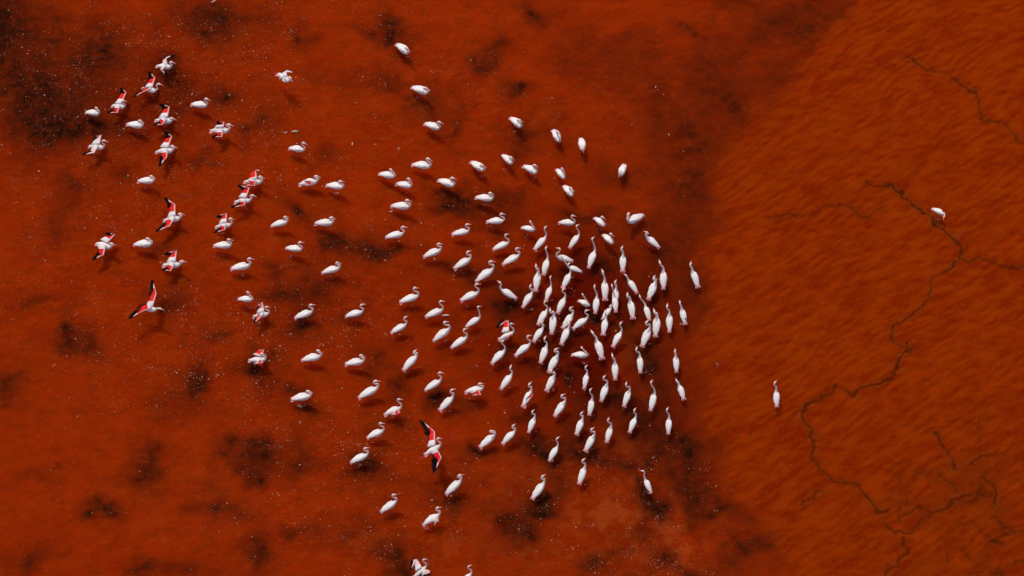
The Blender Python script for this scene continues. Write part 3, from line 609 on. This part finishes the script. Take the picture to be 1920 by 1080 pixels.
def open_wing(root, S, W, T, kind, near=False, bk=1.0):
    """S shoulder, W wrist, T tip in the bird's own space. The wing has a thick arm, coverts and a child mesh of flight feathers."""
    back = Vector((-1, 0, -.1))
    arm, hand = W - S, T - W
    def chord_dir(span, tgt):
        t = span.normalized(); c_ = tgt - t * tgt.dot(t)
        return c_.normalized() if c_.length > 1e-4 else back
    ca = chord_dir(arm, back * .25 + (T - S).normalized() * .25 if arm.length > .05 else back)
    ch = chord_dir(hand, back * .25 + (S - W).normalized() * .35)
    if ca.dot(back) < -.2: ca = chord_dir(arm, back)
    if ch.dot(ca) < -.3: ch = chord_dir(hand, ca)
    n1 = arm.cross(ca).normalized()
    if n1.z < 0: n1 = -n1
    ST = []; la, lh = arm.length, hand.length; sc = min(1.0, .42 + .62 * (la + lh) / .85)
    # position along, chord direction, covert chord, feather chord

    for t in (0, .2, .4, .6, .8): ST.append((S + arm * t + n1 * .02 * math.sin(t * math.pi), ca, (.29 - .2 * t if t < .5 else .20) / (sc if t < .5 else lerp(sc, 1, (t - .4) * 2)), .05 + .05 * t, t * .5))
    for t in (0, .17, .34, .5, .66, .82, 1.0):
        k = min(1, .35 + t * 1.3); cdir = lerp(ca, ch, k).normalized()
        ST.append((W + hand * t * .88 + n1 * .015 * math.sin(t * math.pi), cdir, (.17 - .08 * min(1, t * 3)) * (1 - t) ** .8 + .004, (.19 * (1 - .35 * t) + .03) if la + lh > .6 else (.15 * (1 - .45 * t) + .03), .5 + t * .5))

    vs, fs, mi = [], [], []
    cols = (0, .16, .5, 1.0); th = (.010, .017, .012, .004)
    nob = bk == 0 or ((la + lh) < .45 and near)
    main = {'red': M_RED, 'pale': M_PALE, 'white': M_WHITEW, 'pink': M_PINK}[kind]
    for (p, c_, cc, fc, u_) in ST:
        for side in (1, -1):
            for q, h in zip(cols, th): vs.append(p + c_ * (cc * sc * q) + n1 * (h * side * (1.15 - u_) * (1 + 3.2 * max(0, 1 - u_ / .22))))
    nc = len(cols)
    for i in range(len(ST) - 1):
        a = i * nc * 2; bb = a + nc * 2; u_ = ST[i][4]
        for j in range(nc - 1):
            band = 0 if (j == 0 or u_ > .68) else 1
            if u_ < (.05 if nob else .19): band = 2
            fs.append((a + j, a + j + 1, bb + j + 1, bb + j)); mi.append(band)
            fs.append((a + nc + j + 1, a + nc + j, bb + nc + j, bb + nc + j + 1)); mi.append(band)
        fs.append((a + nc, a, bb, bb + nc)); mi.append(0)
        fs.append((a + nc - 1, a + 2 * nc - 1, bb + 2 * nc - 1, bb + nc - 1)); mi.append(1)
    a = 0; fs.append((0, nc, nc + 1, 1)); mi.append(2); fs.append((1, nc + 1, nc + 2, 2)); mi.append(2); fs.append((2, nc + 2, nc + 3, 3)); mi.append(2)
    lead = {'red': M_PALE, 'pink': M_PALE, 'pale': M_PALE, 'white': M_WHITEW}[kind]
    wing = obj('wing', vs, fs, [lead, main, M_WHITEW], root, True, mi)
    if nob: return
    # flight feathers: each a slim blade from the rear edge of the coverts
    vs, fs = [], []
    def blade(p, d, n, side_v, L_, w):
        k0 = len(vs)
        for (x, hw) in ((0, .5), (.55, .66), (.88, .55), (1.0, .15)):
            q = p + d * (L_ * x)
            vs.extend([q - side_v * (w * hw), q + n * .004, q + side_v * (w * hw), q - n * .003])
        for i in range(3):
            a = k0 + i * 4; c = a + 4
            fs.extend([(a, a + 1, c + 1, c), (a + 1, a + 2, c + 2, c + 1), (a + 2, a + 3, c + 3, c + 2), (a + 3, a, c, c + 3)])
        fs.extend([(k0, k0 + 3, k0 + 2, k0 + 1), (k0 + 12, k0 + 13, k0 + 14, k0 + 15)])
    nb = 19
    for k in range(nb):
        f_ = (k + .5) / nb * (len(ST) - 1); i = int(f_); r_ = f_ - i
        A, B = ST[i], ST[min(i + 1, len(ST) - 1)]
        p = lerp(A[0], B[0], r_); c_ = lerp(A[1], B[1], r_).normalized(); cc = lerp(A[2], B[2], r_); fc = lerp(A[3], B[3], r_); u_ = lerp(A[4], B[4], r_)
        if u_ < .22: continue
        hd = hand.normalized()
        d = (c_ * (1 - max(0, u_ - .5) * 1.35) + hd * max(0, u_ - .42) * 1.9).normalized()
        sv = d.cross(n1).normalized()
        L_ = (fc + .02 + .05 * max(0, u_ - .5) * 2) * sc * bk
        blade(p + c_ * (cc * sc * .9) - c_ * .025 - n1 * .003, d, n1, sv, L_ + .02, .028 if u_ < .5 else .04)
    obj('flight_feathers', vs, fs, M_BLACK, wing, False)

def leg_pair(root, zb, s, stride, tuck, rnd):
    for side in (1, -1):
        h = Vector((-.03, side * .035, -.08))
        if tuck:
            pts = [h, Vector((-.2, side * .03, -.10)), Vector((-.42, side * .022, -.10)), Vector((-.50, side * .022, -.115)), Vector((-.56, side * .03, -.12))]
            rad = [.014, .009, .008, .012, .006]
        else:
            st = stride * side
            hock = Vector((-.08 + st * .45, side * .035, -.08 - (zb - .08) * .42))
            foot = Vector((-.03 + st - .03, side * .04, -zb / s - .05))
            pts = [h, lerp(h, hock, .5) + Vector((.012, 0, 0)), hock, lerp(hock, foot, .5), foot]
            rad = [.016, .011, .013, .008, .010]
        p = catmull(pts, 3); rr = [lerp(rad[min(i // 3, 4)], rad[min(i // 3 + 1, 4)], (i % 3) / 3) for i in range(len(p))]
        vs, fs = loft(p, [(q, q) for q in rr], 6)
        obj('leg', vs, fs, M_LEG, root)

def view_pt(px, py, z): return at(px, py, z)
def flamingo(i, row):
    tx, ty, cx, cy, hx, hy, bx, by, o = row
    rnd = random.Random(i * 31 + 5)
    zb = o.get('z', .40 + rnd.uniform(-.04, .04))
    hz = BL_ / 2 * math.sin(PITCH)
    Tw = at(tx, ty, zb - hz); Cw = at(cx, cy, zb + hz)
    hv = Cw - Tw; hv.z = 0
    yaw = math.atan2(hv.y, hv.x)
    s = min(1.12, max(.72, hv.length / (BL_ * math.cos(PITCH))))
    ctr = (Tw + Cw) / 2
    root = bpy.data.objects.new('flamingo', None); SC.collection.objects.link(root)
    root.location = (ctr.x, ctr.y, ctr.z); root.rotation_euler = (0, -PITCH, yaw); root.scale = (s, s, s)
    root.empty_display_size = .2
    Mw = Matrix.Translation(root.location) @ root.rotation_euler.to_matrix().to_4x4() @ Matrix.Scale(s, 4)
    Mi = Mw.inverted()
    fwd = Vector((math.cos(yaw), math.sin(yaw), 0))
    # head: the point on its sight line that suits a flamingo's neck best
    best = None
    for k in range(0, 56):
        z = zb + (.08 + k * .0105) * s
        P = at(hx, hy, z); q = (P - root.location) / s
        f_ = q.dot(fwd); l_ = fwd.cross(q).z
        c_ = ((f_ - .22) / .10) ** 2 + (l_ / .07) ** 2 + ((q.z - (.06 if o.get('low') else .43)) / .13) ** 2
        q2 = Mi @ P; inside = (q2.x / .3) ** 2 + (q2.y / .13) ** 2 + (q2.z / .13) ** 2
        if inside < 1.15: c_ += (1.15 - inside) * 40
        if best is None or c_ < best[0]: best = (c_, P)
    Hw = best[1]
    Bw_ = at(bx, by, Hw.z - .045 * s); bd = (Bw_ - Hw)
    if bd.length < .03: bd = fwd.copy()
    bd.normalize(); bd = (Mi.to_3x3() @ bd).normalized(); H = Mi @ Hw
    # spine: tail -> body -> chest -> S-shaped neck -> head
    c1 = Vector((.300, 0, .092)); d = (H - c1).length
    k_ = max(.012, min(.085, .21 * math.sqrt(max(0, .52 ** 2 - d * d))))
    F = Vector((1, 0, 0)); bh = Vector((bd.x, bd.y, 0)); bh = bh.normalized() if bh.length > .05 else F
    pts = [Vector((-.33, 0, -.035)), Vector((-.27, 0, -.03)), Vector((-.18, 0, -.012)), Vector((-.07, 0, 0)), Vector((.05, 0, .0)), Vector((.15, 0, .0)), Vector((.205, 0, .010)), Vector((.255, 0, .036)), c1]
    rad = [(.008, .010), (.034, .030), (.072, .062), (.100, .096), (.112, .114), (.090, .098), (.062, .072), (.044, .048), (.033, .034)]
    up = H - c1
    pts += [c1 + up * .30 + F * k_ * .35, c1 + up * .62 - bh * k_ * .75, c1 + up * .88 - bh * (.028 + k_ * .55) + Vector((0, 0, .01))]
    rad += [(.026, .026), (.022, .022), (.024, .024)]
    pts += [H - bd * .022 + Vector((0, 0, .008)), H + bd * .02, H + bd * .045]
    rad += [(.033, .034), (.033, .034), (.021, .022)]
    NS = 4
    path = catmull(pts, NS)
    rr = []
    for q in range(len(path)):
        a = min(q // NS, len(rad) - 1); bb = min(a + 1, len(rad) - 1); t_ = (q % NS) / NS; t_ = t_ * t_ * (3 - 2 * t_) if a > 8 else t_
        rr.append((lerp(rad[a][0], rad[bb][0], t_), lerp(rad[a][1], rad[bb][1], t_)))
    vs, fs = loft(path, rr, 12)
    obj('body', vs, fs, M_BODY, root)
    # bent bill with a dark tip
    b0 = H + bd * .035; dn = Vector((0, 0, -1))
    bp_ = catmull([b0, b0 + bd * .040 + dn * .002, b0 + bd * .078 + dn * .010, b0 + bd * .108 + dn * .034], 3)
    vs, fs = loft(bp_, [(lerp(.021, .010, (q / 9)) , lerp(.024, .011, (q / 9))) for q in range(len(bp_))], 8)
    mi = [1 if (f[0] // 8 >= 8 and len(f) == 4) else 0 for f in fs]; mi[-1] = 1
    obj('bill', vs, fs, [M_BILL, M_TIP], root, True, mi)
    kind = o.get('c')
    part('tail', tail_mesh(i % 4), root)
    far_left = math.cos(yaw) > 0        # which of the bird's sides is farther from the camera
    for nm in ('far', 'near'):
        side = 1 if (nm == 'far') == far_left else -1
        if nm in o:
            (sx, sy), (wx_, wy_), (tx_, ty_) = o[nm]
            zz = (.04, .16, .22) if nm == 'far' else (.03, .10, .13)
            if o.get('fly'): zz = (.04, .12, .16) if nm == 'far' else (.03, .05, .06)
            if kind == 'pale' and nm == 'near': zz = (.04, .12, .12)
            pw = [Mi @ at(px, py, root.location.z + z_ * s) for (px, py), z_ in zip(((sx, sy), (wx_, wy_), (tx_, ty_)), zz)]
            pw[0] = Vector((max(.13, min(.19, pw[0].x)), side * .04, .095))
            open_wing(root, pw[0], pw[1], pw[2], kind, nm == 'near', o.get('bk', 1.0 if o.get('fly') else (.5 if kind == 'pale' else .6)))
        else:
            part('wing', folded_wing(side, i % 6), root)
    leg_pair(root, zb, s, rnd.choice([-1, 1]) * rnd.uniform(.05, .16), o.get('fly', 0), rnd)
    if o.get('spot'):
        sp = Vector((-.2, -.03, .09)); p = [sp + Vector((q, 0, q * .3)) for q in (-.04, -.03, 0, .03, .04)]
        vs, fs = loft(p, [(.002, .002), (.018, .012), (.024, .016), (.018, .012), (.002, .002)], 8); obj('feather_spot', vs, fs, M_BLACK, root)
    root['category'] = 'flamingo'
    root['group'] = 'flamingos with opened wings' if kind else 'flamingos wading with folded wings'
    # label
    if 'l' in o: root['label'] = o['l']
    else:
        root['label'] = LABELS[i]
    return root
roots = [flamingo(i, r) for i, r in enumerate(BIRDS)]
seen = {}
for r_ in roots: seen.setdefault(r_['label'], []).append(r_)
for k, v_ in seen.items():
    if len(v_) > 1: print('DUP LABEL', k, len(v_))
